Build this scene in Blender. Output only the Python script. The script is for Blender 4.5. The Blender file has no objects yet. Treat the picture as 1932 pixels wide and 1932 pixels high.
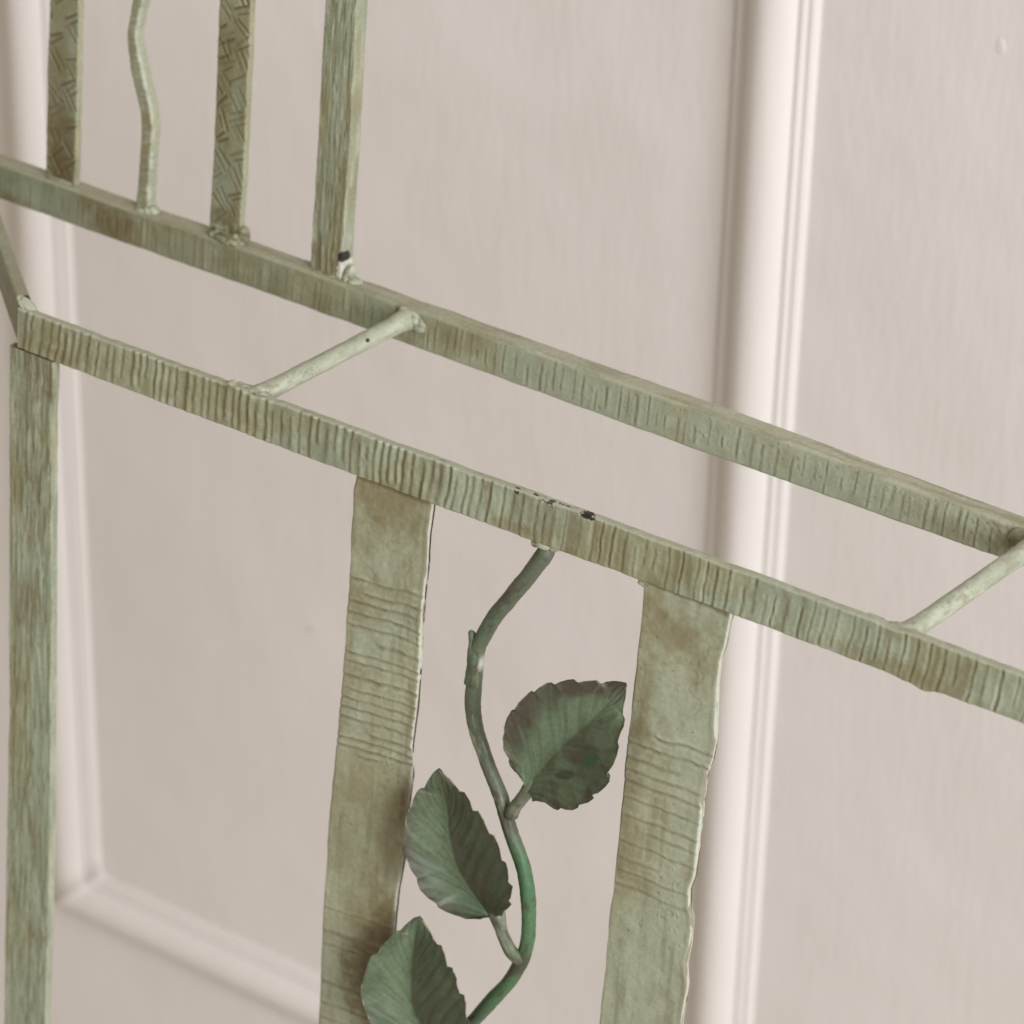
import bpy, math
import numpy as np
from mathutils import Matrix, Vector

# ------------------------------------------------------------------ camera, light, exposure
scene = bpy.context.scene
H0 = 1.2                                   # height of the front rail above the floor line (m)
cam_data = bpy.data.cameras.new('camera')
cam = bpy.data.objects.new('camera', cam_data)
scene.collection.objects.link(cam)
scene.camera = cam
cam.matrix_world = Matrix.Translation((0.94585, -1.42425, 1.03777 + H0)) @ Matrix((
    (0.82305752, -0.30851830, 0.47685718),
    (0.56762147, 0.41792553, -0.70932652),
    (0.01954943, 0.85449091, 0.51909837))).to_4x4()
cam_data.sensor_width = 36.0
cam_data.lens = 36.0 * 7040.3 / 1932.0
cam_data.clip_start = 0.05
cam_data.clip_end = 50.0
cam_data.dof.use_dof = True
cam_data.dof.focus_distance = 2.02
cam_data.dof.aperture_fstop = 8.2
cam_data.dof.aperture_blades = 7

world = bpy.data.worlds.new('World')
scene.world = world
world.use_nodes = True
wbg = world.node_tree.nodes['Background']
wbg.inputs['Color'].default_value = (1.0, 0.90, 0.75, 1.0)
wbg.inputs['Strength'].default_value = 0.51

def area_lamp(name, loc, target, sx, sy, power, color):
    d = bpy.data.lights.new(name, 'AREA')
    d.shape = 'RECTANGLE'; d.size = sx; d.size_y = sy; d.energy = power; d.color = color
    o = bpy.data.objects.new(name, d)
    scene.collection.objects.link(o)
    o.location = loc
    o.rotation_euler = (Vector(target) - Vector(loc)).to_track_quat('-Z', 'Y').to_euler()
    return o
# a tall window to the right of the wall is the only strong light of the place
area_lamp('window_light', (4.35, -2.00, H0 + 1.90), (-0.70, 0.50, H0 - 0.35), 2.2, 3.0, 345.0, (0.97, 1.0, 1.05))

scene.view_settings.view_transform = 'Standard'
scene.view_settings.look = 'None'
scene.view_settings.exposure = 0.0
scene.view_settings.gamma = 1.0
scene.view_settings.use_curve_mapping = False
scene.render.engine = 'CYCLES'

# ------------------------------------------------------------------ measured outlines (mm, stand's own axes)
S1L = [(-115.3,-18.8),(-116.8,-26.2),(-116.6,-59.8),(-116.2,-86.1),(-116.7,-109.8),(-116.8,-149.7),(-117.7,-174.2),(-118.3,-198.6),(-119.1,-216.5),(-120.4,-246.5),(-120.1,-276.3),(-120.5,-306.8),(-119.9,-337.2),(-118.8,-385.7)]
S1R = [(-63.3,-19.1),(-64.4,-36.9),(-64.3,-55.1),(-65.2,-77.0),(-64.8,-114.2),(-64.4,-145.6),(-66.2,-172.3),(-64.3,-191.7),(-65.3,-208.0),(-66.2,-227.3),(-66.2,-247.9),(-68.5,-269.6),(-69.2,-292.4),(-70.3,-363.8)]
S2L = [(73.4,-17.8),(74.3,-26.3),(74.1,-47.1),(73.9,-69.7),(73.9,-89.4),(73.6,-109.4),(73.4,-112.1),(73.7,-146.3),(73.7,-174.2),(73.8,-202.4),(73.1,-231.3),(73.8,-260.0),(73.4,-285.0),(73.8,-298.8)]
S2R = [(128.5,-16.3),(127.6,-22.8),(126.7,-34.8),(124.7,-45.5),(124.5,-60.1),(125.3,-70.7),(126.2,-84.1),(127.2,-93.0),(126.1,-106.4),(124.1,-113.7),(123.8,-126.9),(123.9,-141.0),(123.3,-133.2),(123.6,-153.7),(123.9,-168.8),(123.8,-180.0),(121.6,-189.3),(123.1,-202.8),(125.3,-206.1),(125.8,-222.9),(124.5,-236.3),(126.7,-249.7),(126.3,-265.7),(125.9,-275.2)]
PL = [(-368.0,-20.1),(-366.0,-139.3),(-363.9,-263.8),(-364.1,-318.6),(-364.5,-374.6),(-364.8,-431.9),(-364.4,-495.8)]
PR = [(-333.6,-18.3),(-334.5,-58.2),(-330.5,-250.9),(-329.1,-332.0),(-329.6,-388.2),(-330.4,-480.5)]
B1L = [(-473.2,129.5),(-473.6,89.6),(-473.9,49.1),(-473.6,16.4)]
B1R = [(-449.4,135.5),(-449.1,96.1),(-449.2,56.0),(-449.2,17.9)]
B2L = [(-408.0,146.1),(-412.5,122.9),(-408.0,100.5),(-399.1,75.1),(-398.6,63.2),(-399.3,36.2),(-400.9,15.5)]
B2R = [(-400.2,148.1),(-404.8,123.6),(-398.4,100.4),(-390.3,77.5),(-389.1,65.9),(-390.6,41.4),(-391.3,18.2)]
B3L = [(-342.3,162.9),(-342.4,124.4),(-342.1,79.0),(-342.4,52.4),(-343.3,21.4)]
B3R = [(-318.6,169.0),(-318.4,130.8),(-318.6,92.0),(-318.5,59.3),(-319.4,31.1)]
B4L = [(-265.3,182.6),(-265.4,144.9),(-265.2,93.9),(-265.5,61.3),(-265.8,16.4)]
B4R = [(-242.4,188.4),(-242.4,144.7),(-242.1,100.4),(-242.3,55.0),(-242.2,30.1)]
FT = [(-354.8,7.7),(-210.0,8.5),(64.3,10.7),(296.3,11.0)]
FB = [(-331.6,-17.8),(-115.2,-17.8),(131.3,-15.6),(300.3,-15.5)]
RT = [(-507.2,14.1),(-231.9,13.3),(3.0,12.5),(219.1,8.9)]
RB = [(-506.8,-10.3),(-276.1,-10.3),(5.8,-12.9),(207.2,-13.0)]
STEM = [(10.8,-17.2),(10.4,-21.1),(2.2,-36.7),(-9.7,-56.9),(-19.7,-73.5),(-25.1,-86.2),(-28.1,-93.5),(-29.4,-100.2),(-29.1,-107.9),(-29.6,-117.4),(-29.1,-132.9),(-25.4,-147.3),(-15.8,-166.1),(-5.9,-182.8),(-0.1,-195.5),(4.3,-205.1),(12.9,-221.7),(18.1,-241.3),(20.3,-262.3),(18.1,-279.5),(11.4,-297.3),(-0.5,-317.6),(-11.2,-336.0),(-25.5,-356.9),(-46.1,-387.1)]
STUB = [(-32.7,-86.7),(-31.4,-90.4),(-29.7,-95.2),(-27.1,-102.7)]
PET1 = [(2.2,-191.1),(4.9,-185.4),(9.9,-175.5),(14.7,-166.6),(18.8,-160.7)]
PET2 = [(19.5,-279.3),(15.9,-277.5),(12.2,-274.3),(6.1,-266.4),(-0.0,-257.6),(-3.8,-253.5)]
PET3 = [(-37.8,-379.4),(-26.9,-372.9),(-16.8,-366.4)]
L1l = [(13.3,-9.7,-156.2),(7.9,-11.0,-150.8),(7.1,-12.2,-147.4),(8.0,-13.2,-145.2),(4.7,-14.1,-140.2),(3.6,-14.9,-132.7),(4.9,-15.6,-128.7),(4.9,-16.2,-124.6),(6.7,-16.7,-118.2),(9.7,-17.0,-111.6),(11.3,-17.3,-111.2),(13.4,-17.5,-105.7),(17.3,-17.6,-100.1),(21.1,-17.6,-95.3),(22.7,-17.5,-95.7),(26.2,-17.3,-91.0),(29.3,-17.0,-87.9),(32.8,-16.6,-86.0),(33.9,-16.0,-87.5),(37.2,-15.4,-84.6),(41.4,-14.7,-82.0),(44.9,-13.8,-80.7),(46.7,-12.8,-82.6),(49.8,-11.5,-80.9),(57.0,-10.0,-78.3),(58.0,-7.9,-81.3),(59.9,-5.6,-80.2),(64.6,-5.7,-77.8),(69.4,-5.9,-76.3),(72.9,-6.0,-76.2)]
L1r = [(23.2,-9.7,-168.0),(26.7,-11.0,-165.5),(33.1,-12.2,-163.6),(39.7,-13.2,-164.3),(43.1,-14.1,-163.4),(45.2,-14.9,-160.8),(48.8,-15.6,-160.2),(53.3,-16.2,-158.4),(56.9,-16.7,-155.2),(57.2,-17.0,-153.2),(63.8,-17.3,-148.5),(66.9,-17.5,-144.7),(65.8,-17.6,-142.9),(69.5,-17.6,-140.2),(73.2,-17.5,-135.0),(75.4,-17.3,-130.7),(75.4,-17.0,-127.7),(73.2,-16.6,-128.4),(73.1,-16.0,-126.7),(75.4,-15.4,-121.4),(77.0,-14.7,-114.9),(76.8,-13.8,-110.6),(75.0,-12.8,-108.4),(75.8,-11.5,-102.5),(76.3,-10.0,-99.6),(75.3,-7.9,-96.8),(72.4,-5.6,-96.3),(72.4,-5.7,-92.8),(72.9,-5.9,-85.9),(73.0,-6.0,-77.3)]
L1m = [(13.5,-2.0,-167.4),(19.5,-2.7,-156.2),(27.4,-3.3,-143.0),(37.3,-4.0,-127.7),(48.4,-4.7,-112.8),(61.2,-5.3,-94.6),(72.9,-6.0,-76.8)]
L2l = [(-3.3,-10.8,-256.1),(-6.5,-12.5,-256.2),(-11.2,-14.0,-257.6),(-17.2,-15.2,-257.0),(-23.3,-16.3,-256.7),(-28.2,-17.3,-255.2),(-29.1,-18.0,-252.9),(-35.0,-18.6,-251.0),(-39.8,-19.1,-247.6),(-42.1,-19.4,-243.4),(-42.3,-19.6,-240.6),(-46.2,-19.6,-237.3),(-50.1,-19.4,-232.4),(-51.7,-19.1,-227.3),(-52.2,-18.7,-220.4),(-53.0,-18.1,-213.5),(-54.3,-17.3,-208.8),(-54.5,-16.4,-203.7),(-52.7,-15.2,-199.4),(-52.8,-13.8,-195.7),(-51.2,-12.1,-189.6),(-50.9,-10.0,-189.1),(-51.2,-5.5,-191.2),(-49.3,-5.7,-185.5),(-45.8,-5.8,-178.5),(-42.7,-6.0,-174.8)]
L2r = [(11.1,-10.8,-248.0),(12.4,-12.6,-243.3),(15.6,-14.2,-239.7),(19.1,-15.5,-234.3),(17.9,-16.7,-231.9),(19.4,-17.6,-228.5),(20.5,-18.4,-220.6),(17.9,-18.9,-218.2),(17.1,-19.3,-210.9),(15.4,-19.6,-206.4),(12.8,-19.6,-206.1),(10.4,-19.5,-198.8),(6.5,-19.1,-192.8),(2.9,-18.6,-193.1),(-1.8,-17.9,-187.0),(-6.8,-17.0,-183.0),(-10.7,-15.9,-185.1),(-14.2,-14.6,-181.6),(-19.8,-12.9,-177.9),(-24.3,-10.8,-180.5),(-28.9,-7.5,-180.6),(-35.7,-5.7,-178.7),(-41.2,-5.8,-175.2),(-42.5,-6.0,-174.7)]
L2m = [(-1.8,-2.0,-258.9),(-5.6,-2.7,-254.9),(-18.8,-3.3,-243.1),(-27.1,-4.0,-232.1),(-32.5,-4.7,-215.1),(-35.4,-5.3,-197.3),(-42.6,-6.0,-174.8)]
L3l = [(-17.1,-12.8,-365.9),(-28.7,-14.7,-368.2),(-42.8,-16.3,-367.8),(-47.1,-17.7,-365.0),(-53.5,-18.9,-363.3),(-62.5,-19.8,-356.9),(-64.7,-20.5,-354.1),(-66.1,-21.1,-350.1),(-69.3,-21.4,-344.2),(-71.6,-21.6,-339.2),(-74.3,-21.6,-332.7),(-74.1,-21.3,-325.7),(-73.0,-20.9,-319.5),(-71.5,-20.2,-310.4),(-70.2,-19.4,-305.6),(-66.2,-18.3,-302.4),(-64.7,-17.0,-297.1),(-61.3,-15.3,-291.3),(-57.8,-13.2,-286.2),(-58.0,-10.1,-287.8),(-56.3,-7.6,-284.3),(-50.7,-7.8,-276.9),(-47.3,-8.0,-274.4)]
L3r = [(-4.7,-12.8,-358.1),(0.6,-15.0,-348.6),(2.9,-16.8,-337.7),(2.6,-18.3,-333.1),(1.7,-19.5,-325.1),(0.6,-20.4,-318.9),(-1.1,-21.1,-316.7),(-1.7,-21.5,-308.1),(-3.4,-21.6,-302.2),(-6.8,-21.5,-303.0),(-10.1,-21.1,-293.6),(-13.7,-20.4,-288.6),(-17.4,-19.5,-290.1),(-20.3,-18.2,-284.1),(-25.0,-16.7,-280.0),(-29.1,-14.6,-282.8),(-32.4,-11.8,-283.0),(-40.6,-7.6,-280.0),(-44.8,-7.8,-275.9),(-47.1,-8.0,-274.4)]
L3m = [(-16.0,-4.0,-368.2),(-26.1,-4.7,-362.5),(-39.6,-5.3,-352.3),(-48.4,-6.0,-337.0),(-50.4,-6.7,-317.8),(-49.5,-7.3,-297.5),(-47.2,-8.0,-274.4)]

# ------------------------------------------------------------------ noise and mesh helpers
def _hash(ix, iy, seed):
    h = (ix.astype(np.int64) * 374761393 + iy.astype(np.int64) * 668265263 + seed * 1442695041) & 0x7fffffff
    h = ((h ^ (h >> 13)) * 1274126177) & 0x7fffffff
    h = ((h ^ (h >> 15)) * 2246822519) & 0x7fffffff
    return (h & 0xffffff) / float(0xffffff) * 2.0 - 1.0
def vn(x, y, seed=0):
    x, y = np.broadcast_arrays(np.asarray(x, float), np.asarray(y, float))
    ix = np.floor(x); iy = np.floor(y); fx = x - ix; fy = y - iy
    fx = fx * fx * (3 - 2 * fx); fy = fy * fy * (3 - 2 * fy)
    a = _hash(ix, iy, seed); b = _hash(ix + 1, iy, seed); c = _hash(ix, iy + 1, seed); d = _hash(ix + 1, iy + 1, seed)
    return (a * (1 - fx) + b * fx) * (1 - fy) + (c * (1 - fx) + d * fx) * fy
def fbm(x, y, seed=0, octv=4, gain=0.5):
    s = 0.0; a = 1.0; t = 0.0
    for k in range(octv):
        s = s + a * vn(np.asarray(x) * 2 ** k, np.asarray(y) * 2 ** k, seed + 17 * k); t += a; a *= gain
    return s / t
def sst(a, b, x):
    t = np.clip((x - a) / (b - a), 0, 1); return t * t * (3 - 2 * t)
def mixc(c, col, m):
    m = np.clip(m, 0, 1)[..., None]; return c * (1 - m) + np.asarray(col) * m

def mesh_obj(name, verts, faces, mat, parent=None, colors=None, smooth=True):
    """verts in mm -> one mesh object; winding is turned so that normals point out"""
    verts = np.asarray(verts, float)
    q = np.array([f for f in faces if len(f) == 4], int).reshape(-1, 4)
    if len(q):
        a, b, c, d = (verts[q[:, i]] for i in range(4))
        vol = np.einsum('ij,ij->i', a, np.cross(b, c)).sum() + np.einsum('ij,ij->i', a, np.cross(c, d)).sum()
        if vol < 0: faces = [tuple(reversed(f)) for f in faces]
    me = bpy.data.meshes.new(name)
    me.from_pydata((verts * 0.001).tolist(), [], faces)
    if smooth: me.polygons.foreach_set('use_smooth', [True] * len(me.polygons))
    if colors is not None:
        at = me.color_attributes.new('paint', 'FLOAT_COLOR', 'POINT')
        rgba = np.ones((len(verts), 4)); rgba[:, :3] = np.clip(colors, 0.004, 0.95)
        at.data.foreach_set('color', rgba.ravel())
    me.update()
    o = bpy.data.objects.new(name, me)
    scene.collection.objects.link(o)
    if mat: me.materials.append(mat)
    if parent: o.parent = parent
    return o

def grid_faces(n, p, closed=True):
    i = np.arange(n - 1)[:, None]; j = np.arange(p if closed else p - 1)[None, :]
    j2 = (j + 1) % p
    a = i * p + j; b = i * p + j2; c = (i + 1) * p + j2; d = (i + 1) * p + j
    return [tuple(r) for r in np.stack([a, b, c, d], -1).reshape(-1, 4).tolist()]

def curve_at(s, pts, k=0, smooth=4.0):
    """smoothed interpolation of measured edge points: value of the other axis at s"""
    pts = sorted(pts, key=lambda t: t[k])
    xs = np.array([t[k] for t in pts]); ys = np.array([t[1 - k] for t in pts])
    v = 0.0; w = 0.0
    for o in np.linspace(-2, 2, 9):
        g = math.exp(-o * o); v = v + g * np.interp(s + o * smooth, xs, ys); w += g
    return v / w

FRONT, RIGHT, BACK, LEFT = 0, 1, 2, 3
def bar(name, parent, mat, s, lo, hi, y0, th, axis, relief, paint, na=60, ns=8, nb=8, bev=1.0, xf=None, wob=0.25, seed=0):
    """forged bar: s = stations along it, lo/hi = its two edges; front face at y0 carries the relief.
    axis 'z': upright (edges are x), axis 'x': lying (edges are z)"""
    n = len(s)
    prm = []                                 # (fraction across, offset across, depth, face, front weight)
    arc = [math.radians(t) for t in (15, 45, 75)]
    for u in np.linspace(0, 1, na): prm.append((u, bev * (1 - 2 * u), 0.0, FRONT, 1.0))
    for t in arc: prm.append((1, -bev + bev * math.sin(t), bev - bev * math.cos(t), RIGHT, 0.6))
    for u in np.linspace(0, 1, ns): prm.append((1, 0, bev + u * (th - 2 * bev), RIGHT, 0.0))
    for t in arc: prm.append((1, -bev + bev * math.cos(t), th - bev + bev * math.sin(t), RIGHT, 0.0))
    for u in np.linspace(1, 0, nb): prm.append((u, bev * (1 - 2 * u), th, BACK, 0.0))
    for t in arc: prm.append((0, bev - bev * math.sin(t), th - bev + bev * math.cos(t), LEFT, 0.0))
    for u in np.linspace(1, 0, ns): prm.append((0, 0, bev + u * (th - 2 * bev), LEFT, 0.0))
    for t in arc: prm.append((0, bev - bev * math.cos(t), bev - bev * math.sin(t), LEFT, 0.6))
    prm = np.array(prm); P = len(prm)
    S = np.repeat(s[:, None], P, 1)
    U = np.repeat(prm[None, :, 0], n, 0)
    face = np.repeat(prm[None, :, 3].astype(int), n, 0)
    A = lo[:, None] + U * (hi - lo)[:, None] + prm[None, :, 1]
    Dp = np.repeat(prm[None, :, 2], n, 0)
    W = prm[None, :, 4]
    h, g, r = relief(S, A, U)
    edge = np.where(face == RIGHT, 1, np.where(face == LEFT, -1, 0))
    A = A + edge * wob * (fbm(S / 9.0, Dp / 4.0, seed + 5, 3) + 0.5 * vn(S / 2.2, Dp / 2.0, seed + 6))
    D2 = Dp - W * h + (1 - W) * 0.12 * vn(S / 3.0, A / 3.0, seed + 8)
    col = paint(S, A, U, h, g * W, r * W, face, Dp)
    Y = y0 + D2
    V = np.stack([A, Y, S], -1) if axis == 'z' else np.stack([S, Y, A], -1)
    V = V.reshape(-1, 3)
    if xf is not None: V = xf(V)
    F = grid_faces(n, P)
    F += [tuple(range(P)), tuple(range((n - 1) * P, n * P))]
    return mesh_obj(name, V, F, mat, parent, col.reshape(-1, 3))

def catmull(pts, m):
    pts = np.asarray(pts, float); N = len(pts)
    d = np.r_[0, np.cumsum(np.linalg.norm(np.diff(pts, axis=0), axis=1))]
    t = np.linspace(0, d[-1], m)
    ex = np.vstack([2 * pts[0] - pts[1], pts, 2 * pts[-1] - pts[-2]])
    i = np.clip(np.searchsorted(d, t, side='right') - 1, 0, N - 2)
    f = ((t - d[i]) / (d[i + 1] - d[i]))[:, None]
    p0, p1, p2, p3 = ex[i], ex[i + 1], ex[i + 2], ex[i + 3]
    return 0.5 * (2 * p1 + (p2 - p0) * f + (2 * p0 - 5 * p1 + 4 * p2 - p3) * f ** 2 + (3 * p1 - p0 - 3 * p2 + p3) * f ** 3)

def tube(name, parent, mat, pts, rad, paint, m=160, k=28, noise=0.25, seed=0, knob=1.0):
    c = catmull(pts, m)
    r = np.interp(np.linspace(0, 1, m), np.linspace(0, 1, len(rad)), rad)
    T = np.gradient(c, axis=0); T /= np.linalg.norm(T, axis=1)[:, None]
    ref = np.array([0, 1.0, 0]) if abs(T[:, 1]).max() < 0.9 else np.array([0, 0, 1.0])
    N1 = np.cross(T, ref); N1 /= np.linalg.norm(N1, axis=1)[:, None]
    N2 = np.cross(T, N1)
    th = np.linspace(0, 2 * math.pi, k, endpoint=False)
    L = np.r_[0, np.cumsum(np.linalg.norm(np.diff(c, axis=0), axis=1))]
    S = np.repeat(L[:, None], k, 1); TH = np.repeat(th[None], m, 0)
    cx = np.cos(TH) * 1.7; cy = np.sin(TH) * 1.7
    nz = noise * (vn(S / 8 + cx, cy + S / 40, seed) + 0.5 * vn(S / 3 + cx * 2, cy * 2, seed + 1) + 0.3 * vn(S / 1.5, cx * 4 + cy * 3, seed + 2))
    Rr = r[:, None] + nz
    end = np.minimum(L, L[-1] - L)[:, None]
    Rr = Rr * np.sqrt(np.clip(end / (knob * r[:, None]), 0.02, 1))
    V = c[:, None] + Rr[..., None] * (np.cos(TH)[..., None] * N1[:, None] + np.sin(TH)[..., None] * N2[:, None])
    col = paint(S / L[-1], TH, V, nz)
    F = grid_faces(m, k) + [tuple(range(k)), tuple(range((m - 1) * k, m * k))]
    return mesh_obj(name, V.reshape(-1, 3), F, mat, parent, col.reshape(-1, 3))

def blob(name, parent, mat, c, r, paint, seed=0, rough=0.3, n=26, k=34, rot=0.0):
    """lump of weld metal under thick paint"""
    ph = np.linspace(0.02, math.pi - 0.02, n)[:, None]; th = np.linspace(0, 2 * math.pi, k, endpoint=False)[None]
    X = np.sin(ph) * np.cos(th); Y = np.sin(ph) * np.sin(th); Z = np.cos(ph) + 0 * th
    d = 1 + rough * 0.62 * (vn(X * 1.3 + 2 * Z + seed, Y * 1.3 - Z, seed) + 0.3 * vn(X * 3 + 3 * Z, Y * 3 + seed, seed + 1))
    x = X * d * r[0]; y = Y * d * r[1]; z = Z * d * r[2]
    cr, sr = math.cos(rot), math.sin(rot)
    V = np.stack([c[0] + x * cr - z * sr, c[1] + y, c[2] + x * sr + z * cr], -1)
    col = paint(ph + 0 * th, th + 0 * ph, V, d - 1)
    F = grid_faces(n, k) + [tuple(range(k)), tuple(range((n - 1) * k, n * k))]
    return mesh_obj(name, V.reshape(-1, 3), F, mat, parent, col.reshape(-1, 3))

# ------------------------------------------------------------------ materials
def nodes_of(mat):
    mat.use_nodes = True
    nt = mat.node_tree; return nt, nt.nodes, nt.links, nt.nodes['Principled BSDF']
def paint_material(name, rough=0.5, spec=0.35, grain=0.09, bump=0.22):
    """hand-painted iron: pigment per point, broken up by fine brush grain"""
    m = bpy.data.materials.new(name); nt, N, Lk, B = nodes_of(m)
    at = N.new('ShaderNodeAttribute'); at.attribute_name = 'paint'
    tc = N.new('ShaderNodeTexCoord')
    n1 = N.new('ShaderNodeTexNoise'); n1.inputs['Scale'].default_value = 420; n1.inputs['Detail'].default_value = 5
    n2 = N.new('ShaderNodeTexNoise'); n2.inputs['Scale'].default_value = 1500; n2.inputs['Detail'].default_value = 2
    Lk.new(tc.outputs['Object'], n1.inputs['Vector']); Lk.new(tc.outputs['Object'], n2.inputs['Vector'])
    mr = N.new('ShaderNodeMapRange'); mr.inputs['From Min'].default_value = 0.3; mr.inputs['From Max'].default_value = 0.7
    mr.inputs['To Min'].default_value = 1 - grain; mr.inputs['To Max'].default_value = 1 + grain
    Lk.new(n1.outputs['Fac'], mr.inputs['Value'])
    mx = N.new('ShaderNodeVectorMath'); mx.operation = 'SCALE'
    Lk.new(at.outputs['Color'], mx.inputs[0]); Lk.new(mr.outputs['Result'], mx.inputs['Scale'])
    Lk.new(mx.outputs['Vector'], B.inputs['Base Color'])
    rr = N.new('ShaderNodeMapRange'); rr.inputs['To Min'].default_value = rough - 0.12; rr.inputs['To Max'].default_value = rough + 0.12
    Lk.new(n1.outputs['Fac'], rr.inputs['Value']); Lk.new(rr.outputs['Result'], B.inputs['Roughness'])
    B.inputs['Specular IOR Level'].default_value = spec
    ad = N.new('ShaderNodeMath'); ad.operation = 'MULTIPLY_ADD'; ad.inputs[1].default_value = 0.35
    Lk.new(n2.outputs['Fac'], ad.inputs[0]); Lk.new(n1.outputs['Fac'], ad.inputs[2])
    bp = N.new('ShaderNodeBump'); bp.inputs['Strength'].default_value = bump; bp.inputs['Distance'].default_value = 0.0004
    Lk.new(ad.outputs['Value'], bp.inputs['Height']); Lk.new(bp.outputs['Normal'], B.inputs['Normal'])
    return m
M_IRON = paint_material('antiqued_green_paint')
M_LEAF = paint_material('leaf_green_paint', rough=0.5, spec=0.35, grain=0.12, bump=0.15)

def wall_material(name, base, streak, bump):
    m = bpy.data.materials.new(name); nt, N, Lk, B = nodes_of(m)
    tc = N.new('ShaderNodeTexCoord')
    mp = N.new('ShaderNodeMapping'); mp.inputs['Scale'].default_value = (1.0, 1.0, 0.28)
    Lk.new(tc.outputs['Object'], mp.inputs['Vector'])
    n1 = N.new('ShaderNodeTexNoise'); n1.inputs['Scale'].default_value = 150; n1.inputs['Detail'].default_value = 4
    n2 = N.new('ShaderNodeTexNoise'); n2.inputs['Scale'].default_value = 5; n2.inputs['Detail'].default_value = 3
    n3 = N.new('ShaderNodeTexNoise'); n3.inputs['Scale'].default_value = 60; n3.inputs['Detail'].default_value = 3
    Lk.new(mp.outputs['Vector'], n1.inputs['Vector']); Lk.new(tc.outputs['Object'], n2.inputs['Vector']); Lk.new(mp.outputs['Vector'], n3.inputs['Vector'])
    rp = N.new('ShaderNodeMix'); rp.data_type = 'RGBA'
    rp.inputs['A'].default_value = (base[0] * 0.965, base[1] * 0.97, base[2] * 0.96, 1); rp.inputs['B'].default_value = (base[0] * 1.03, base[1] * 1.03, base[2] * 1.04, 1)
    Lk.new(n2.outputs['Fac'], rp.inputs['Factor'])
    # brush streaks, a little lighter or darker
    mr = N.new('ShaderNodeMapRange'); mr.inputs['From Min'].default_value = 0.3; mr.inputs['From Max'].default_value = 0.7
    mr.inputs['To Min'].default_value = 1 - streak; mr.inputs['To Max'].default_value = 1 + streak
    Lk.new(n3.outputs['Fac'], mr.inputs['Value'])
    sc = N.new('ShaderNodeVectorMath'); sc.operation = 'SCALE'
    Lk.new(rp.outputs['Result'], sc.inputs[0]); Lk.new(mr.outputs['Result'], sc.inputs['Scale'])
    Lk.new(sc.outputs['Vector'], B.inputs['Base Color'])
    B.inputs['Roughness'].default_value = 0.55
    B.inputs['Specular IOR Level'].default_value = 0.25
    ad = N.new('ShaderNodeMath'); ad.operation = 'MULTIPLY_ADD'; ad.inputs[1].default_value = 0.8
    Lk.new(n3.outputs['Fac'], ad.inputs[0]); Lk.new(n1.outputs['Fac'], ad.inputs[2])
    # slow unevenness of the plaster under the paint
    n4 = N.new('ShaderNodeTexNoise'); n4.inputs['Scale'].default_value = 5.5; n4.inputs['Detail'].default_value = 2
    Lk.new(tc.outputs['Object'], n4.inputs['Vector'])
    ad2 = N.new('ShaderNodeMath'); ad2.operation = 'MULTIPLY_ADD'; ad2.inputs[1].default_value = 16.0 if bump > 0.1 else 0.0
    Lk.new(n4.outputs['Fac'], ad2.inputs[0]); Lk.new(ad.outputs['Value'], ad2.inputs[2])
    bp = N.new('ShaderNodeBump'); bp.inputs['Strength'].default_value = bump; bp.inputs['Distance'].default_value = 0.002
    Lk.new(ad2.outputs['Value'], bp.inputs['Height']); Lk.new(bp.outputs['Normal'], B.inputs['Normal'])
    return m
WALLC = (0.664, 0.614, 0.588)
M_WALL = wall_material('wall_paint', WALLC, 0.006, 0.22)
M_MOULD = wall_material('moulding_paint', (0.660, 0.614, 0.586), 0.008, 0.08)
M_MARK = bpy.data.materials.new('dull_smudge'); nodes_of(M_MARK)[3].inputs['Base Color'].default_value = (0.50, 0.44, 0.40, 1)

# ------------------------------------------------------------------ the panelled wall
WY = 600.0                                   # face of the wall (mm)
HZ = H0 * 1000
def tag(o, label=None, cat=None, group=None, kind=None):
    if label: o['label'] = label
    if cat: o['category'] = cat
    if group: o['group'] = group
    if kind: o['kind'] = kind
    return o
wx0, wx1, wz0, wz1 = -2600., 1300., 0., 2900.
wv = [(x, y, z) for z in (wz0, wz1) for y in (WY, WY + 90) for x in (wx0, wx1)]
wall = mesh_obj('wall', wv, [(0, 1, 5, 4), (1, 3, 7, 5), (3, 2, 6, 7), (2, 0, 4, 6), (4, 5, 7, 6), (0, 2, 3, 1)], M_WALL, smooth=False)
tag(wall, 'pale pinkish beige painted wall with raised panel moulding', kind='structure')

XL, XR, ZB = -880.5, -207.5, -1010.0 + HZ
prof = []                                    # moulding profile: (across, height off the wall)
def add_arc(u0, h0, u1, h1, bulge, k):
    for i in range(k):
        t = i / (k - 1.0); prof.append((u0 + (u1 - u0) * t, h0 + (h1 - h0) * t + bulge * math.sin(math.pi * t)))
half = [(29.0, -2.0), (29.0, 1.6), (28.2, 2.4)]
for (u0, h0, u1, h1, b) in ((28.0, 2.6, 23.4, 4.6, 0.8), (22.8, 4.1, 17.9, 6.6, 1.0), (17.3, 5.9, 0.0, 13.5, 3.4)):
    for i in range(20):
        t = i / 19.0
        if u1 == 0: half.append((u0 * (1 - t), h0 + (17.5 - h0) * math.sin(math.pi * t / 2) ** 0.60))
        else: half.append((u0 + (u1 - u0) * t, h0 + (h1 - h0) * t + b * math.sin(math.pi * t)))
prof = half + [(-u, h) for u, h in reversed(half[:-1])]
prof = np.array(prof) * 1.12
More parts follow.
